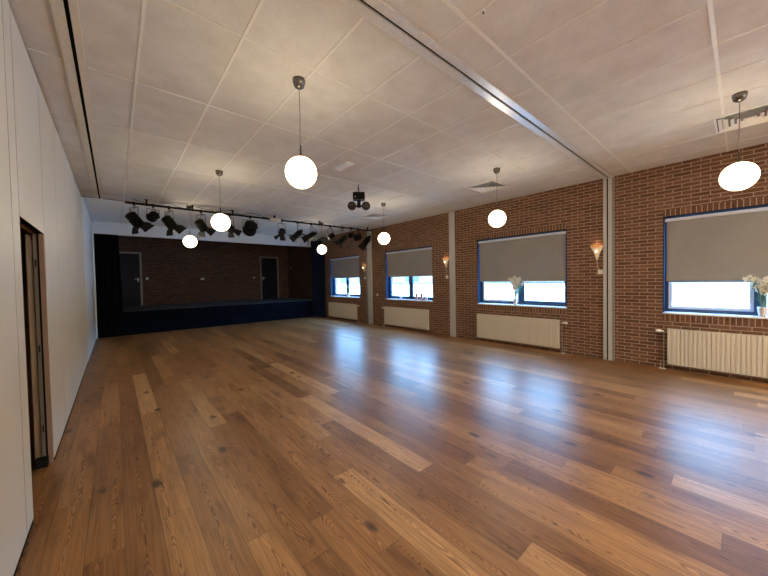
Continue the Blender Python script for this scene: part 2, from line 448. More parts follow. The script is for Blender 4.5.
bm = bmesh.new(); box(bm, XL - .14, XL - .03, S - .05, YW, 0, 3.7)
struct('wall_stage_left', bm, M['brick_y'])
bm = bmesh.new(); box(bm, XL - .2, XR + .2, S + .14, YW + .1, 3.6, 3.7)
struct('ceiling_over_stage', bm, M['slot'])
st = thing('stage', 'raised stage with dark blue deck and black-navy cloth skirt', 'stage', (0, S, 0)); 
bm = bmesh.new(); box(bm, XL, XR - .005, .02, YW - S - .005, DECK - .04, DECK); obj('deck', bm, M['deck'], st)
def cloth(x0, x1, z0, z1, amp, wl, y=0, flare=0, seed=0, nz=8, lean0=0, lean1=0):
    rnd = random.Random(seed); bm = bmesh.new(); nx = max(12, int((x1-x0)/wl*12)); ph = [rnd.uniform(0, 6) for _ in range(5)]
    grid = []
    for j in range(nz+1):
        t = j/nz; row = []
        for i in range(nx+1):
            u = i/nx; x = x0 + (x1-x0)*u + (lean1*(1-t)) * u
            w = math.sin(2*PI*(x-x0)/wl + ph[0] + .9*math.sin(2*PI*(x-x0)/(wl*3.7)+ph[1])) + .35*math.sin(2*PI*(x-x0)/(wl*.47)+ph[2])
            row.append(bm.verts.new((x, y + amp*w*(1 + flare*(1-t)), z0 + (z1-z0)*t)))
        grid.append(row)
    for j in range(nz):
        for i in range(nx):
            f = bm.faces.new((grid[j][i], grid[j][i+1], grid[j+1][i+1], grid[j+1][i])); f.smooth = True
    return bm
obj('skirt', cloth(XL + .02, XR - .02, .004, DECK - .005, .006, .16, y=0, seed=3), M['skirt'], st)
c = obj('stage_curtain', cloth(XL + .035, .125, .004, 3.18, .025, .13, y=S - .045, seed=5, lean1=.085), M['curtain_black'])
tag(c, 'black floor-length curtain drawn to the left side of the stage', 'curtain')
def cloth_path(path, z0, z1, amp, n=90, waves=9, seed=0):
    rnd = random.Random(seed); bm = bmesh.new(); P_ = [Vector((*p, 0)) for p in path]; rows = []
    L = [0]
    for a, b in zip(P_[:-1], P_[1:]): L.append(L[-1] + (b-a).length)
    def at(u):
        d = u*L[-1]
        for k in range(len(P_)-1):
            if d <= L[k+1] + 1e-9: 
                t = (d-L[k])/(L[k+1]-L[k]); return P_[k].lerp(P_[k+1], t), (P_[k+1]-P_[k]).normalized()
        return P_[-1], (P_[-1]-P_[-2]).normalized()
    for j in range(9):
        t = j/8; row = []
        for i in range(n+1):
            u = i/n; p, d = at(u); nn = Vector((-d.y, d.x, 0)); w = math.sin(2*PI*waves*u + .8*math.sin(9*u + seed)) + .3*math.sin(2*PI*waves*2.3*u + t)
            q = p + nn*amp*w*(1.15 - .3*t)
            row.append(bm.verts.new((q.x, q.y, z0 + (z1-z0)*t)))
        rows.append(row)
    for j in range(8):
        for i in range(n):
            f = bm.faces.new((rows[j][i], rows[j][i+1], rows[j+1][i+1], rows[j+1][i])); f.smooth = True
    return bm
c = obj('stage_curtain', cloth_path([(6.76, S - .07), (6.90, S - .10), (7.0, S - .28), (7.055, S - .78)], .004, 3.44, .022, seed=2), M['curtain_navy'])
tag(c, 'navy blue floor-length curtain gathered at the right side of the stage', 'curtain')

def stage_door(name, x0, x1, mat, label, hx, sgn):
    r = sroot(name, label, 'door', (0, YW, DECK)); z1 = 2.10; F = .065
    bm = bmesh.new()
    box(bm, x0 - F, x0, -.05, 0, 0, z1 + F); box(bm, x1, x1 + F, -.05, 0, 0, z1 + F); box(bm, x0, x1, -.05, 0, z1, z1 + F)
    obj('door_frame', bm, M['door_frame'], r)
    leaf = obj('door_leaf', bevbox(x0, x1, -.03, 0, .004, z1, .003), mat, r)
    bm = bmesh.new(); box(bm, hx - .02, hx + .02, -.04, -.03, .97, 1.13); tube(bm, [(hx, -.04, 1.07), (hx, -.075, 1.07), (hx + sgn*.11, -.075, 1.07)], .011, 8)
    obj('door_handle', bm, M['plastic'], leaf)
stage_door('door_2', -.10, .79, M['navy_door'], 'dark navy door with grey frame at the left of the stage wall', .73, -1)
stage_door('door_3', 5.66, 6.47, M['navy_dark'], 'black door with grey frame at the right of the stage wall', 5.73, 1)

def wall_box(name, label, cat, loc, size, mat=None):
    sx, sy, sz = size
    r = thing(name, label, cat, loc)
    obj('back_box', bevbox(-sx/2, sx/2, -sy/2, sy/2, -sz/2, sz/2, min(size)*.15), mat or M['plastic'], r)
    return r
def socket(name, label, cat, loc, axis, w=.08, h=.08, kind='socket'):
    r = thing(name, label, cat, loc)
    d = .012
    if axis == 'x': b = bevbox(-d, 0, -w/2, w/2, -h/2, h/2, .003)
    else: b = bevbox(-w/2, w/2, -d, 0, -h/2, h/2, .003)
    obj('face_plate', b, M['plastic'], r)
    bm = bmesh.new()
    if kind == 'socket': m = (Matrix.Translation((-d, 0, 0)) @ Matrix.Rotation(-PI/2, 4, 'Y')) if axis == 'x' else (Matrix.Translation((0, -d, 0)) @ Matrix.Rotation(PI/2, 4, 'X')); lathe(bm, [(0, .001), (.018, .001), (.022, .004), (.025, 0)], 16, m); nm = 'socket_ring'
    else:
        if axis == 'x': box(bm, -d - .006, -d, -.022, .022, -.025, .025)
        else: box(bm, -.022, .022, -d - .006, -d, -.025, .025)
        nm = 'rocker'
    obj(nm, bm, M['plastic'], r); return r
socket('wall_switch', 'pale switch on the stage wall right of the left navy door', 'switch', (1.02, YW, 1.86), 'y', kind='rocker')
socket('wall_socket', 'pale socket in the middle of the dark stage wall', 'socket', (3.02, YW, 1.82), 'y', w=.14)
socket('wall_switch', 'pale switch on the stage wall left of the right black door', 'switch', (5.30, YW, 1.86), 'y', kind='rocker')
socket('wall_switch', 'small pale switch high on the right side wall of the stage', 'switch', (XR, YW - .35, 2.33), 'x', kind='rocker')

# ------------------------------------------------------------------ partition door (open) and the dim room behind
r = sroot('door_1', 'open brown wood door in the cream partition wall', 'door', (0, 0, 0))
bm = bmesh.new()
box(bm, XL - .034, XL - .004, DY1 - .012, DY1 + .02, 0, DZ); box(bm, XL - .085, XL - .004, DY0 - .018, DY0, 0, DZ); box(bm, XL - .085, XL - .004, DY0, DY1, DZ - .0, DZ + .02)
obj('door_frame', bm, M['jamb_wood'], r)
lo = bevbox(0, .93, -.02, .02, .03, DZ - .01, .003)
leaf = obj('door_leaf', lo, M['door_wood'], r, (XL - .098, DY1 + .03, 0)); leaf.rotation_euler = (0, 0, math.atan2(.93, -.17))
bm = bmesh.new(); box(bm, XL - .070, XL - .048, DY1 - .012, DY1 + .02, 0, DZ); obj('hinge_jamb', bm, M['jamb_grey'], r)
for z in (.30, 1.02, 1.78):
    bm = bmesh.new(); box(bm, XL - .062, XL - .052, DY1 - .018, DY1 - .012, z, z + .06); obj('hinge', bm, M['black'], r)
bm = bmesh.new(); box(bm, XL - .048, XL - .034, DY1 - .01, DY1 + .02, 0, DZ); obj('rubber_seal', bm, M['slot'], r)
o = obj('door_stop_block', bevbox(XL - .11, XL - .03, DY1 - .07, DY1 - .013, .001, .085, .006), M['rubber'], r)
bm = bmesh.new()
box(bm, -2.45, -2.4, 1.5, 6.0, 0, 2.7); box(bm, -2.4, XL - .08, 1.45, 1.5, 0, 2.7); box(bm, -2.4, XL - .08, 6.0, 6.05, 0, 2.7); box(bm, -2.45, XL - .07, 1.45, 6.05, 2.7, 2.75)
struct('wall_corridor', bm, M['jamb_wood'], 'dim brown wall of the space behind the open door', 'wall')

# ------------------------------------------------------------------ windows and blinds
XF = XR + .15                     # plane of the window frames
blabels = {1: 'grey roller blind half lowered in the window nearest the camera, right edge of the photo', 2: 'grey roller blind in the wide window with white flowers on a low white pot', 3: 'grey roller blind above the two terracotta candle jars', 4: 'grey roller blind in the window nearest the stage'}
wlabels = {0: 'unseen window added behind the camera for extra daylight', 1: 'blue framed window nearest the camera with tall white lilies on its sill', 2: 'blue framed window between the two cone wall lights, third from the stage', 3: 'blue framed window with candle jars, second from the stage', 4: 'small looking blue framed window nearest the stage'}
BL = {1: 1.492, 2: 1.522, 3: 1.715, 4: 1.735}
for i, (a, b) in enumerate(OPEN):
    w = sroot('window_%d' % (i+1), wlabels[i], 'window', (XF, 0, 0))
    mid = (a+b)/2; f = .055; zb = WZ0 + .022
    bm = bmesh.new()
    box(bm, 0, .07, a, a+f, zb, WZ1); box(bm, 0, .07, b-f, b, zb, WZ1); box(bm, 0, .07, a+f, b-f, zb, zb+f); box(bm, 0, .07, a+f, b-f, WZ1-f, WZ1); box(bm, 0, .07, mid-.04, mid+.04, zb+f, WZ1-f)
    obj('window_frame', bm, M['blue'], w)
    bm = bmesh.new()    # painted linings of the reveal
    box(bm, XR - XF + .004, 0, b-.012, b, zb, WZ1); box(bm, XR - XF + .004, 0, a, a+.012, zb, WZ1); box(bm, XR - XF + .004, 0, a+.012, b-.012, WZ1-.012, WZ1)
    obj('reveal_lining', bm, M['lining'], w)
    s_ = .045
    for k, (p, q) in enumerate(((a+f, mid-.04), (mid+.04, b-f))):
        z0, z1 = zb+f, WZ1-f
        bm = bmesh.new()
        box(bm, .012, .058, p, p+s_, z0, z1); box(bm, .012, .058, q-s_, q, z0, z1); box(bm, .012, .058, p+s_, q-s_, z0, z0+s_); box(bm, .012, .058, p+s_, q-s_, z1-s_, z1)
        sh = obj('sash', bm, M['sash'] if (i in (1, 2) and k == 1) else M['blue'], w)
        bm = bmesh.new(); box(bm, .033, .038, p+s_, q-s_, z0+s_, z1-s_); obj('pane', bm, M['glass'], sh)
    obj('window_sill', bevbox(XR - XF - .025, .0, a + .001, b - .001, WZ0 - .006, WZ0 + .022, .004), M['sill'], w)
    if i:
        zb_ = BL[i]; xb = XR + .055
        r = thing('roller_blind', blabels[i], 'blind', (xb, mid, WZ1 - .040), group=None)
        hw = (b-a)/2 - .02
        bm = bmesh.new(); n = 2
        top = WZ1 - .040
        box(bm, -.001, .001, -hw+.02, hw-.02, zb_ - top, -.03)
        obj('blind_fabric', bm, M['blind'], r)
        obj('head_rail', bevbox(-.03, .03, -hw, hw, -.05, 0, .008), M['sash'], r)
        bm = bmesh.new(); tube(bm, [(0, -hw+.02, zb_-top), (0, hw-.02, zb_-top)], .008, 8); obj('bottom_bar', bm, M['blind'], r)
    # portal for daylight sampling
    ld = bpy.data.lights.new('daylight_portal', 'AREA'); ld.shape = 'RECTANGLE'; ld.size = WZ1-WZ0; ld.size_y = b-a
    ld.cycles.is_portal = True
    lo = bpy.data.objects.new('daylight_portal', ld); C.objects.link(lo); lo.location = (XR + WX + .02, mid, (WZ0+WZ1)/2)
    lo.rotation_euler = (0, PI/2, 0)

# ------------------------------------------------------------------ outside
bm = bmesh.new(); box(bm, XR + WX, 60, -30, 60, -.5, -.12); struct('ground_outside', bm, M['pavement'])
r = sroot('facade_outside', 'pale building across the yard seen through the windows', 'building', (19.0, 0, 0))
bm = bmesh.new(); box(bm, 0, .3, -30, 70, -.12, 1.25); obj('white_wall', bm, M['facade_white'], r)
bm = bmesh.new(); box(bm, -.03, 0, -30, 70, 1.25, 1.33); obj('ledge', bm, M['facade_dark'], r)
bm = bmesh.new(); box(bm, .05, .35, -30, 70, 1.33, 3.4); obj('upper_wall', bm, M['facade_beige'], r)
for k in range(10):
    y = 4 + k*3.4
    bm = bmesh.new(); box(bm, 0, .05, y, y + 1.5, 1.5, 2.6); obj('window_pane', bm, M['facade_dark'], r)

# ------------------------------------------------------------------ radiators
def radiator(name, y0, y1, label, vside):
    L = y1 - y0
    r = thing(name, label, 'radiator', (XR, y0, 0)); z0, z1 = .10, .70; xf = -.105
    bm = bmesh.new(); pitch = .05; n = int(round(L/pitch)); pitch = L/n
    prof = []   # ribbed front as an extruded profile
    for k in range(n):
        y = k*pitch
        prof += [(xf + .012, y + .004), (xf, y + .012), (xf, y + pitch - .012), (xf + .012, y + pitch - .004)]
    top, bot = z1 - .035, z0 + .035
    prev = None
    for x, y in prof:
        cur = [bm.verts.new((xf + .004, y, z1)), bm.verts.new((x, y, top)), bm.verts.new((x, y, bot)), bm.verts.new((xf + .004, y, z0))]
        if prev:
            for j in range(3): bm.faces.new((prev[j], cur[j], cur[j+1], prev[j+1]))
        prev = cur
    obj('front_panel', bm, M['rad'], r)
    bm = bmesh.new()
    box(bm, xf + .004, -.03, 0, .008, z0, z1); box(bm, xf + .004, -.03, L - .008, L, z0, z1)
    box(bm, xf + .0045, -.03, .008, L-.008, z1 - .006, z1 - .001)
    obj('casing', bm, M['rad'], r)
    bm = bmesh.new(); box(bm, -.075, -.045, .01, L - .01, z0 + .01, z1 - .03); obj('rear_panel', bm, M['rad_dark'], r)
    for y in (.25, L - .25):
        bm = bmesh.new(); box(bm, -.045, -.001, y, y + .03, z0 + .05, z1 - .05); obj('bracket', bm, M['rad_dark'], r)
    s = 1 if vside > 0 else -1; ye = L if s > 0 else 0
    bm = bmesh.new()
    tube(bm, [(-.06, ye, z1 - .06), (-.06, ye + s*.045, z1 - .06), (-.06, ye + s*.05, z1 - .1), (-.06, ye + s*.05, .0)], .009, 8)
    tube(bm, [(-.06, ye, z0 + .04), (-.06, ye + s*.085, z0 + .04), (-.06, ye + s*.09, z0), (-.06, ye + s*.09, 0)], .009, 8)
    obj('pipe', bm, M['pipe'], r)
    bm = bmesh.new(); mt = Matrix.Translation((-.06, ye + s*.05, z1 - .055)) @ Matrix.Rotation(-s*PI/2, 4, 'X')
    lathe(bm, [(0, 0), (.014, 0), (.016, .03), (.025, .035), (.026, .09), (.02, .1), (0, .1)], 16, mt)
    obj('thermostat_knob', bm, M['plastic'], r)
    bm = bmesh.new()
    for q in (.05, .09): lathe(bm, [(.009, .016), (.024, .012), (.026, 0)], 14, Matrix.Translation((-.06, ye + s*q, .001)))
    obj('floor_rosette', bm, M['plastic'], r)
radiator('radiator', -1.15, .822, 'cream ribbed radiator nearest the camera, cut by the right edge of the photo', 1)
radiator('radiator', 2.517, 4.467, 'long cream ribbed radiator under the window with the low white flower pot', -1)
radiator('radiator', 6.13, 8.10, 'cream radiator under the window with the candle jars', 1)
radiator('radiator', 9.76, 11.80, 'cream radiator beside the navy curtain at the stage end', -1)

# ------------------------------------------------------------------ globe pendants
def pendant():
    r = thing('globe_pendant', '', 'pendant lamp', (0, 0, H), group='globe pendant lamps')
    bm = bmesh.new(); lathe(bm, [(0, 0), (.058, 0), (.056, -.03), (.044, -.066), (.02, -.082), (0, -.084)], 24); obj('ceiling_rose', bm, M['chrome'], r)
    bm = bmesh.new(); tube(bm, [(0, 0, -.08), (.003, 0, -.3), (-.002, .002, -.5), (0, 0, -.62)], .0035, 6); obj('cord', bm, M['cord'], r)
    bm = bmesh.new(); lathe(bm, [(0, -.60), (.008, -.60), (.009, -.69), (.034, -.70), (.036, -.72), (0, -.72)], 16); obj('lamp_holder', bm, M['chrome'], r)
    bm = bmesh.new(); R = .143; prof = [(R*math.sin(PI*k/20), -.85 + R*math.cos(PI*k/20)) for k in range(21)]; prof[0] = (0, -.85+R); prof[-1] = (0, -.85-R)
    lathe(bm, prof, 36); obj('globe_shade', bm, M['globe'], r)
    return r
spots = [(1.34, 2.69, 'large looking white globe lamp nearest the camera on the left, on a long cord'),
 (1.366, 5.69, 'white globe lamp hanging just in front of the left half of the lighting bar'),
 (1.395, 8.66, 'small looking white globe lamp low before the dark stage wall, leftmost of the globes'),
 (4.96, 2.745, 'white globe lamp hanging before the brick wall above the wide blue window'),
 (4.96, 5.69, 'white globe lamp hanging above the window with candle jars'),
 (4.99, 8.72, 'small looking white globe lamp beside the navy curtain, nearest the stage on the right'),
 (4.95, .03, 'oval looking white globe lamp at the right edge of the photo'),
 (1.34, -.1, 'white globe lamp overhead outside the view, left row'),
 (1.34, -3.1, 'unseen white globe lamp added to brighten the hall, left row'),  # this and the next: unseen lamps added for more light
 (4.96, -3.1, 'unseen white globe lamp added to brighten the hall, right row')]
p0 = pendant()
for k, (x, y, lab) in enumerate(spots):
    if k == 0: p0.location = (x, y, H); p0['label'] = lab
    else: dup(p0, (x, y, H), None, lab)

# ------------------------------------------------------------------ cone wall lights
def sconce(y, z, label, sy, sz, slabel):
    r = thing('wall_light', label, 'wall lamp', (XR, y, z), group='cone wall lights')
    hc = .30
    m = Matrix.Scale(.62, 4, (1, 0, 0))
    bm = bmesh.new(); lathe(bm, [(.004, -hc+.01), (.05, -hc*.5), (.098, -.045)], 16, m, PI/2, 3*PI/2); obj('shade', bm, M['sconce'], r)
    bm = bmesh.new(); lathe(bm, [(.098, -.045), (.108, 0), (.104, 0), (.095, -.045)], 16, m, PI/2, 3*PI/2); obj('shade_rim', bm, M['sconce_wash'], r)
    bm = bmesh.new(); box(bm, -.012, 0, -.035, .035, -.16, -.03); obj('back_plate', bm, M['chrome'], r)
    bm = bmesh.new(); lathe(bm, [(0, -.15), (.014, -.14), (.018, -.12), (.012, -.10), (0, -.095)], 12, Matrix.Translation((-.07, 0, 0)) ); obj('bulb', bm, M['bulb'], r)
    bm = bmesh.new(); tube(bm, [(-.004, 0, -hc), (-.006, -.006, -hc-.06), (-.006, -.012, -hc-.12), (-.006, sy - y, sz - z + .03)], .003, 6); obj('cord', bm, M['plastic'], r)
    ld = bpy.data.lights.new('sconce_glow', 'POINT'); ld.energy = .16; ld.color = (1, .55, .25); ld.shadow_soft_size = .03
    lo = bpy.data.objects.new('sconce_glow', ld); C.objects.link(lo); lo.parent = r; lo.location = (-.05, 0, -.01)
    socket('wall_socket', slabel, 'socket', (XR, sy, sz), 'x', w=.085, h=.085)
sconce(1.855, 2.205, 'cone wall light left of the double metal post, nearest the camera', 1.80, 1.685, 'ivory socket under the wall light by the double metal post')
sconce(5.50, 2.205, 'cone wall light left of the plain grey strip, middle of three', 5.47, 1.665, 'ivory socket under the middle wall light')
sconce(9.31, 2.205, 'cone wall light beside the window nearest the stage', 9.28, 1.70, 'ivory socket under the wall light nearest the stage')
socket('wall_socket', 'small white socket right of the dark pipe, level with the window sill', 'socket', (XR, 8.56, 1.09), 'x')

# ------------------------------------------------------------------ ceiling fixtures
def vent(y0, label):
    r = thing('ceiling_vent', label, 'air vent', (5.755, y0 + .3, H), group='square ceiling air vents')
    w = .29
    bm = bmesh.new()
    for a, b in (((-w, -w), (w, -w+.02)), ((-w, w-.02), (w, w)), ((-w, -w+.02), (-w+.02, w-.02)), ((w-.02, -w+.02), (w, w-.02))):
        box(bm, a[0], b[0], a[1], b[1], -.012, 0)
    obj('vent_frame', bm, M['white'], r)
    bm = bmesh.new(); box(bm, -w+.02, w-.02, -w+.02, w-.02, -.004, -.001); obj('vent_throat', bm, M['vent_dark'], r)
    for k in range(5):
        s1 = w - .035 - k*.05; s0 = s1 - .03
        bm = bmesh.new()
        A = [(-s1, -s1), (s1, -s1), (s1, s1), (-s1, s1)]; B = [(-s0, -s0), (s0, -s0), (s0, s0), (-s0, s0)]
        for j in range(4):
            q = (j+1) % 4
            quad(bm, [(*A[j], -.03), (*A[q], -.03), (*B[q], -.004), (*B[j], -.004)])
        obj('vent_louvre', bm, M['white'], r, fix=False)
for y0, lab in ((-.35, 'square louvred air vent behind the oval globe lamp at the right edge'), (3.1, 'square air vent beside the globe lamp above the wide blue window'), (6.65, 'square air vent beside the globe lamp above the candle window')):
    vent(y0, lab)
r = thing('emergency_light', 'flat white emergency light on the ceiling right of the nearest globe lamp', 'emergency light', (2.84, 4.22, H))
obj('housing', bevbox(-.07, .07, -.19, .19, -.03, 0, .008), M['bluewhite'], r)
obj('diffuser', bevbox(-.055, .055, -.17, .17, -.038, -.028, .004), M['white'], r)
r = thing('ceiling_sensor', 'tiny metal hook plate on the ceiling grid near the metal track', 'ceiling hook', (1.99, 1.19, H))
obj('mount_plate', bevbox(-.02, .02, -.01, .01, -.010, 0, .002), M['rail_metal'], r)
bm = bmesh.new(); lathe(bm, [(0, -.02), (.006, -.018), (.008, -.012), (.005, -.006), (.005, 0)], 12, Matrix.Translation((0, 0, -.008))); obj('hook_eye', bm, M['chrome'], r)

# twin-head effect light
r = thing('effect_light', 'black twin-head party light hanging from the ceiling before the bar', 'stage light', (3.61, 4.86, H), rz=.0)
Z = -.30
bm = bmesh.new(); tube(bm, [(0, 0, 0), (0, 0, Z + .13)], .009, 8); tube(bm, [(-.03, -.02, -.10), (0, 0, -.02)], .004, 6); tube(bm, [(-.10, -.06, Z + .1), (-.05, -.03, -.11), (0, 0, -.04)], .004, 6); obj('hanger', bm, M['black'], r)
mt = Matrix.Rotation(-.62, 4, 'Z')
bm = bmesh.new(); box(bm, -.115, .115, -.09, .09, Z - .01, Z + .13, mtx=mt); bmesh.ops.bevel(bm, geom=bm.edges[:], offset=.01, segments=2, affect='EDGES'); obj('control_box', bm, M['black'], r)
bm = bmesh.new(); box(bm, -.035, .035, -.035, .035, Z - .15, Z - .01, mtx=mt); tube(bm, [mt @ Vector((-.09, 0, Z - .12)), mt @ Vector((.09, 0, Z - .12))], .02, 10); obj('arm', bm, M['black'], r)
for s in (-1, 1):
    bm = bmesh.new(); R = .085
    hm = mt @ Matrix.Translation((s*.135, -.02, Z - .12)) @ Matrix.Rotation(PI/2 + .5, 4, 'X')
    lathe(bm, [(0, -R)] + [(R*math.sin(PI*k/14), -R*math.cos(PI*k/14)) for k in range(1, 11)] + [(R*.75, R*.62)], 24, hm); hd = obj('lamp_head', bm, M['black'], r)
    bm = bmesh.new(); lathe(bm, [(0, R*.72), (R*.4, R*.70), (R*.75, R*.6)], 20, hm); obj('lens', bm, plain('dark_lens', (.02, .02, .024), .08, spec=.8), hd)
bm = bmesh.new(); lathe(bm, [(0, 0), (.014, 0), (.014, .004), (0, .006)], 12, mt @ Matrix.Translation((-.07, -.09, Z + .04)) @ Matrix.Rotation(PI/2, 4, 'X')); obj('indicator', bm, M['lens'], r)

# ------------------------------------------------------------------ lighting bar
YBAR, ZBAR = 8.55, 3.352
def bar(x0, x1, label, hangs):
    r = thing('lighting_bar', label, 'lighting bar', (x0, YBAR, ZBAR), group='black lighting bars')
    bm = bmesh.new(); tube(bm, [(0, 0, 0), (x1-x0, 0, 0)], .025, 12); obj('pipe', bm, M['black'], r)
    for x in hangs:
        bm = bmesh.new(); box(bm, x-x0-.016, x-x0+.016, -.02, .02, -.03, H - ZBAR - .001); box(bm, x-x0-.035, x-x0+.035, -.035, .035, H-ZBAR-.008, H-ZBAR); obj('hanger', bm, M['black'], r)
bar(.215, 3.30, 'black lighting bar, left half, across the ceiling before the stage', [.58, 1.45, 2.33])
bar(3.52, 6.88, 'black lighting bar, right half, ending at the brick wall', [4.83, 6.70])
r = thing('junction_box', 'beige junction box on a black post between the two lighting bar halves', 'junction box', (3.42, YBAR, ZBAR))
obj('box_body', bevbox(-.14, .16, -.06, .06, -.055, .03, .01), M['rail'], r)
bm = bmesh.new(); box(bm, -.02, .02, -.02, .02, .03, H - ZBAR); obj('post', bm, M['black'], r)
# loose cables along the bars
def cable(name, x0, x1, label, seed):
    rnd = random.Random(seed); pts = []; n = int((x1-x0)/.09)
    for k in range(n+1):
        u = k/n
        pts.append((x0 + (x1-x0)*u, YBAR - .03 + rnd.uniform(-.03, .03), ZBAR + .045 + .028*math.sin(k*.9 + seed) + rnd.uniform(-.012, .02)))
    bm = bmesh.new(); tube(bm, pts, .007, 6); o = obj(name, bm, M['black']); tag(o, label, 'cable')
cable('power_cable', .35, 3.2, 'black cable looping along the left lighting bar half', 2)
cable('power_cable', 3.55, 6.6, 'black cable looping along the right lighting bar half', 5)

def stage_light(x, kind, label, aim=(3.4, 12.6, 0), drop=.20, yaw=None, tilt=None, flaps=True, sc=1.0, lit=False):
    r = thing('stage_spotlight', label, 'stage light', (x, YBAR, ZBAR), group='stage lights on the bar')
    R, Lb = {'fresnel': (.088, .23), 'par': (.075, .27), 'small': (.072, .12), 'wide': (.10, .21)}[kind]
    R *= sc; Lb *= sc
    piv = Vector((0, 0, -drop - .04))
    if yaw is None: yaw = math.atan2(aim[1]-YBAR, aim[0]-x)
    if tilt is None: tilt = .72
    d = Vector((math.cos(yaw)*math.cos(tilt), math.sin(yaw)*math.cos(tilt), -math.sin(tilt)))
    side = Vector((-math.sin(yaw), math.cos(yaw), 0)); up = side.cross(d)*-1
    m = Matrix((( *[side.x], up.x, d.x, piv.x), (side.y, up.y, d.y, piv.y), (side.z, up.z, d.z, piv.z), (0, 0, 0, 1)))
    bm = bmesh.new(); box(bm, -.018, .018, -.032, .032, -.045, .03); tube(bm, [(0, 0, -.04), (0, 0, -.085)], .007, 6); obj('clamp', bm, M['black'], r)
    w = R + .022
    bm = bmesh.new(); pts = [piv + side*w - Vector((0,0,.0)), piv + side*w + Vector((0, 0, drop - .05)), piv - side*w + Vector((0, 0, drop - .05)), piv - side*w]
    for a, b in zip(pts[:-1], pts[1:]): tube(bm, [a, b], .0065, 6)
    for s in (-1, 1): lathe(bm, [(0, -.012), (.02, -.012), (.02, .012), (0, .012)], 10, Matrix.Translation(piv + side*s*w) @ side.to_track_quat('Z', 'Y').to_matrix().to_4x4())
    obj('yoke', bm, M['black'], r)
    bm = bmesh.new()
    if kind == 'par': prof = [(0, -Lb*.62), (R*.45, -Lb*.60), (R*.55, -Lb*.42), (R*.95, -Lb*.25), (R, -Lb*.1), (R, Lb*.42), (R*1.08, Lb*.42), (R*1.08, Lb*.47), (R*.9, Lb*.47), (R*.9, Lb*.30)]
    else: prof = [(0, -Lb*.5), (R*.7, -Lb*.5), (R*.92, -Lb*.38), (R*.92, -Lb*.05), (R, -Lb*.02), (R, Lb*.45), (R*1.1, Lb*.45), (R*1.1, Lb*.52), (R*.86, Lb*.52), (R*.86, Lb*.34)]
    lathe(bm, prof, 20, m)
    for k in range(3):
        z = -Lb*.42 + k*Lb*.13
        lathe(bm, [(R*.93, z), (R*1.02, z), (R*1.02, z + .008), (R*.93, z + .008)], 20, m, smooth=False)
    body = obj('lamp_body', bm, M['black'], r)
    bm = bmesh.new(); lathe(bm, [(0, Lb*.36), (R*.5, Lb*.345), (R*.88, Lb*.31)], 20, m); obj('lens', bm, M['lens'], body)
    if flaps:
        z = Lb*.5
        for k in range(4):
            a = k*PI/2; big = (k % 2 == 0); l = R*(1.5 if big else 1.2); h0, h1 = R*.85, (R*1.25 if big else R*1.0); op = .75
            ca, sa = math.cos(a), math.sin(a); pts = []
            for u, vv, zz in ((R*1.02, -h0, z), (R*1.02, h0, z), (R*1.02 + l*math.sin(op), h1, z + l*math.cos(op)), (R*1.02 + l*math.sin(op), -h1, z + l*math.cos(op))):
                pts.append(m @ Vector((u*ca - vv*sa, u*sa + vv*ca, zz)))
            bm = bmesh.new(); nrm = (pts[1]-pts[0]).cross(pts[2]-pts[0]).normalized()*.0015
            A = [bm.verts.new(p - nrm) for p in pts]; B = [bm.verts.new(p + nrm) for p in pts]
            bm.faces.new(A[::-1]); bm.faces.new(B)
            for j in range(4): bm.faces.new((A[j], A[(j+1)%4], B[(j+1)%4], B[j]))
            obj('barn_door', bm, M['blackm'], r)
    bm = bmesh.new(); e = m @ Vector((0, 0, -Lb*.5)); tube(bm, [e, e + Vector((.02, -.02, .05)), Vector((.03, -.03, -.09)), Vector((.02, -.02, .01))], .0045, 6); obj('power_lead', bm, M['black'], r)
    return r
SL = [
 (.36, 'fresnel', 'leftmost black stage light with open barn doors on the bar', dict(yaw=.5, tilt=.85, sc=1.25, drop=.30)),
 (.69, 'small', 'small round black stage light between the two leftmost barn door lights', dict(yaw=1.9, tilt=.25, sc=1.35, flaps=False, drop=.20)),
 (.98, 'fresnel', 'black stage light with open barn doors, third on the bar from the left wall', dict(yaw=.5, tilt=.85, sc=1.2, drop=.30)),
 (1.62, 'fresnel', 'black stage light with barn doors just left of the globe lamp at the bar', dict(yaw=.6, tilt=.85, sc=1.15, drop=.30)),
 (2.26, 'fresnel', 'stage light partly hidden behind the globe lamp at the bar', dict(yaw=.7, tilt=.7, sc=1.0, drop=.30)),
 (2.76, 'wide', 'wide short black stage light alone left of the beige junction box', dict(yaw=1.4, tilt=.35, sc=1.55, flaps=False, drop=.25)),
 (3.62, 'fresnel', 'upright black stage light just right of the beige junction box', dict(yaw=1.6, tilt=1.05, sc=.95, drop=.30)),
 (4.10, 'par', 'black stage light tilted to the left, second right of the junction box', dict(yaw=2.8, tilt=.75, sc=1.1, drop=.31)),
 (4.54, 'par', 'slender black stage light aimed left, alone in the middle of the right bar half', dict(yaw=2.9, tilt=.5, sc=1.15, drop=.32)),
 (5.20, 'par', 'black stage light above the globe lamp next to the navy curtain', dict(yaw=3.4, tilt=.5, sc=1.1, drop=.30)),
 (5.66, 'par', 'black stage light with pale lens over the small window nearest the stage', dict(yaw=2.2, tilt=.7, sc=1.1, drop=.35)),
 (6.0, 'small', 'small round stage light high between larger ones on the right bar half', dict(yaw=2.2, tilt=.1, sc=1.2, flaps=False, drop=.19)),
 (6.29, 'wide', 'short wide black stage light, second from the brick wall', dict(yaw=2.2, tilt=.3, sc=1.1, flaps=False, drop=.23)),
 (6.64, 'par', 'rightmost black stage light on the bar, next to the brick wall', dict(yaw=2.6, tilt=.9, sc=1.4, drop=.34)),
]
for x, k, lab, kw in SL: stage_light(x, k, lab, **kw)

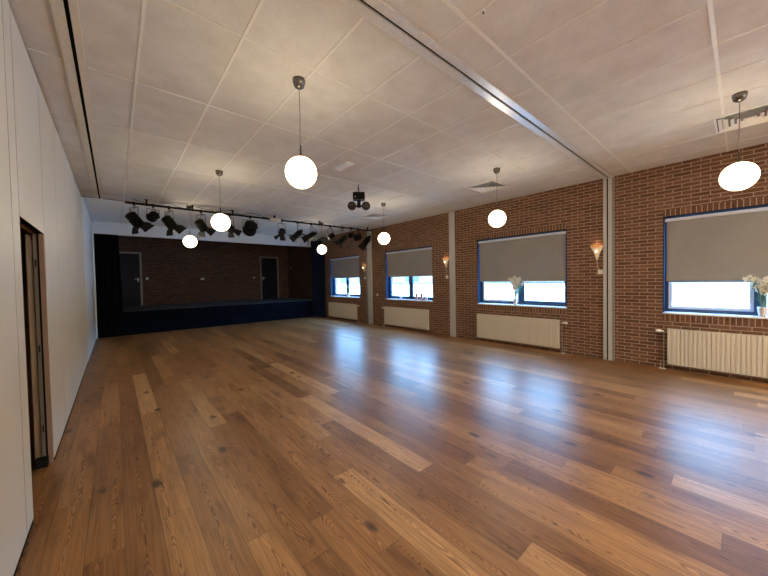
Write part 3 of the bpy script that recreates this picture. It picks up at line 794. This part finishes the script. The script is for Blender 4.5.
# ------------------------------------------------------------------ things on the sills
SZ = WZ0 + .022
def leaf(bm, p, d, L, w, bend=.4, n=5):
    d = Vector(d).normalized(); s = d.cross(Vector((0, 0, 1)))
    if s.length < .1: s = Vector((0, 1, 0))
    s.normalize(); prev = None; pos = Vector(p)
    for k in range(n+1):
        u = k/n; ww = w*math.sin(PI*min(1, .12 + u*.88))**.8 if u < 1 else .0008
        a, b = bm.verts.new(pos - s*ww/2), bm.verts.new(pos + s*ww/2)
        if prev:
            f = bm.faces.new((prev[0], prev[1], b, a)); f.smooth = True
        prev = (a, b); d2 = (d + Vector((0, 0, -bend*u))).normalized(); pos = pos + d2*L/n
def flower(bm, c, d, r, n=6):
    d = Vector(d).normalized(); a = d.orthogonal().normalized(); b = d.cross(a)
    for k in range(n):
        th = 2*PI*k/n; o = a*math.cos(th) + b*math.sin(th); s = d.cross(o)
        p0 = c; p1 = c + o*r*.5 + d*r*.35; p2 = c + o*r + d*r*.2
        v = [bm.verts.new(p) for p in (p0, p1 - s*r*.26, p2, p1 + s*r*.26)]
        bm.faces.new(v)
def plant(name, label, cat, y, h, spread, nst, blooms, pot, seed, leaves=12, x=XR + .055, leafsize=(.14, .014)):
    rnd = random.Random(seed)
    r = thing(name, label, cat, (x, y, SZ))
    ph, pr = pot
    bm = bmesh.new(); lathe(bm, [(0, .001), (pr*.72, .001), (pr*.8, ph*.1), (pr, ph*.85), (pr*1.05, ph), (pr*.93, ph), (pr*.88, ph*.85), (0, ph*.82)], 20); obj('pot', bm, M['pot'], r)
    sb, lb, fb = bmesh.new(), bmesh.new(), bmesh.new()
    for k in range(nst):
        a = rnd.uniform(0, 2*PI); q = rnd.uniform(.2, 1)*spread
        tip = Vector((math.cos(a)*q*.12 - .03, math.sin(a)*q, h*rnd.uniform(.82, 1)))
        p0 = Vector((rnd.uniform(-.3, .3)*pr, rnd.uniform(-.4, .4)*pr, ph*.8)); m = p0.lerp(tip, .55) + Vector((0, -math.sin(a)*q*.3, h*.06))
        pts = [p0, p0.lerp(m, .5) , m, m.lerp(tip, .55) + Vector((0, 0, .012)), tip]
        tube(sb, pts, .0035, 6)
        for j in range(leaves//nst + 1):
            u = rnd.uniform(.1, .75); pp = p0.lerp(tip, u); aa = rnd.uniform(0, 2*PI)
            leaf(lb, pp, (math.cos(aa)*.2 - .1, math.sin(aa), rnd.uniform(.1, .9)), leafsize[0]*rnd.uniform(.7, 1.2), leafsize[1], .7)
        if blooms:
            for j in range(blooms):
                c = tip.lerp(m, j*.28) + Vector((rnd.uniform(-.02, .02), rnd.uniform(-.035, .035), rnd.uniform(-.01, .03)))
                flower(fb, c, (rnd.uniform(-1, -.3), rnd.uniform(-.7, .7), rnd.uniform(-.1, .8)), rnd.uniform(.042, .058))
    obj('stem', sb, M['stem'], r); obj('foliage', lb, M['leaf'], r, fix=False)
    if blooms: obj('flower', fb, M['petal'], r, fix=False)
    else: fb.free()
    return r
plant('flower_pot_plant', 'tall white lilies with long green leaves on the sill at the right edge', 'flowers', -.20, .60, .25, 11, 5, (.14, .055), 3, leaves=34, x=XR + .02, leafsize=(.19, .016))
plant('flower_pot_plant', 'white flowers in a low white pot on the sill of the wide window', 'flowers', 3.50, .62, .22, 11, 5, (.15, .05), 11, leaves=40, x=XR + .01, leafsize=(.17, .02))
plant('potted_plant', 'slim green potted plant left of the terracotta candle jars', 'potted plant', 7.43, .62, .12, 6, 0, (.10, .045), 21, leaves=34, leafsize=(.12, .03))
plant('potted_plant', 'small green potted plant in a white pot on the sill nearest the stage', 'potted plant', 10.50, .46, .15, 6, 0, (.14, .075), 31, leaves=36, leafsize=(.13, .045))
def jar(y, label, h=.15, mat=None):
    r = thing('candle_jar', label, 'candle jar', (XR + .05, y, SZ), group='candle jars on the window sill')
    bm = bmesh.new(); lathe(bm, [(0, .001), (.038, .001), (.042, .01), (.042, h), (.037, h), (.036, .05)], 20); obj('jar_glass', bm, mat or M['glass_jar'], r)
    bm = bmesh.new(); lathe(bm, [(0, h*.8), (.036, h*.8), (.036, .012), (0, .012)], 18); obj('candle', bm, M['wax'], r)
jar(6.70, 'left terracotta candle jar of the pair on the sill', .20)
jar(6.49, 'right terracotta candle jar of the pair on the sill', .215)
jar(6.30, 'low white candle jar right of the two terracotta ones', .11, M['pot'])

for x in (1.6, 3.6, 5.6):  # glowing panels added out of view to brighten the hall
    r = thing('added_fill_panel', 'flat unseen fill panel added behind the camera to brighten the hall', 'fill light', (x, -4.1, H), group='added fill panels')
    obj('fill_panel_frame', bevbox(-.32, .32, -.62, .62, -.014, -.001, .004), M['white'], r)
    obj('diffuser', bevbox(-.29, .29, -.59, .59, -.018, -.012, .002), M['diffuser'], r)
# ------------------------------------------------------------------ light and camera
w = bpy.data.worlds.new('World'); bpy.context.scene.world = w; w.use_nodes = True
bg = w.node_tree.nodes['Background']; bg.inputs[0].default_value = (.24, .55, 1.0, 1); bg.inputs[1].default_value = 10.0
sd = bpy.data.lights.new('sun', 'SUN'); sd.energy = 3; sd.angle = .02; sd.color = (1, .95, .88)
so = bpy.data.objects.new('sun', sd); C.objects.link(so); so.rotation_euler = (0, -.75, 0); so.location = (-5, 0, 20)

cam = bpy.data.cameras.new('Camera'); co = bpy.data.objects.new('Camera', cam); C.objects.link(co); bpy.context.scene.camera = co
cam.sensor_fit = 'HORIZONTAL'; cam.sensor_width = 36; cam.lens = 310.661/768*36; cam.clip_start = .02; cam.clip_end = 300
R_ = Vector((.75533072, -.65507878, -.01863611)); U_ = Vector((.03006375, .00622941, .99952857)); F_ = Vector((.65465386, .7555349, -.02439939))
co.matrix_world = Matrix(((R_.x, U_.x, -F_.x, 0), (R_.y, U_.y, -F_.y, 0), (R_.z, U_.z, -F_.z, 1.6), (0, 0, 0, 1)))
sc = bpy.context.scene
sc.view_settings.view_transform = 'Standard'; sc.view_settings.look = 'None'; sc.view_settings.exposure = 1.62; sc.view_settings.gamma = 1.06
sc.cycles.use_denoising = True
sc.cycles.max_bounces = 10; sc.cycles.diffuse_bounces = 6; sc.cycles.sample_clamp_indirect = 8; sc.cycles.caustics_reflective = False; sc.cycles.caustics_refractive = False
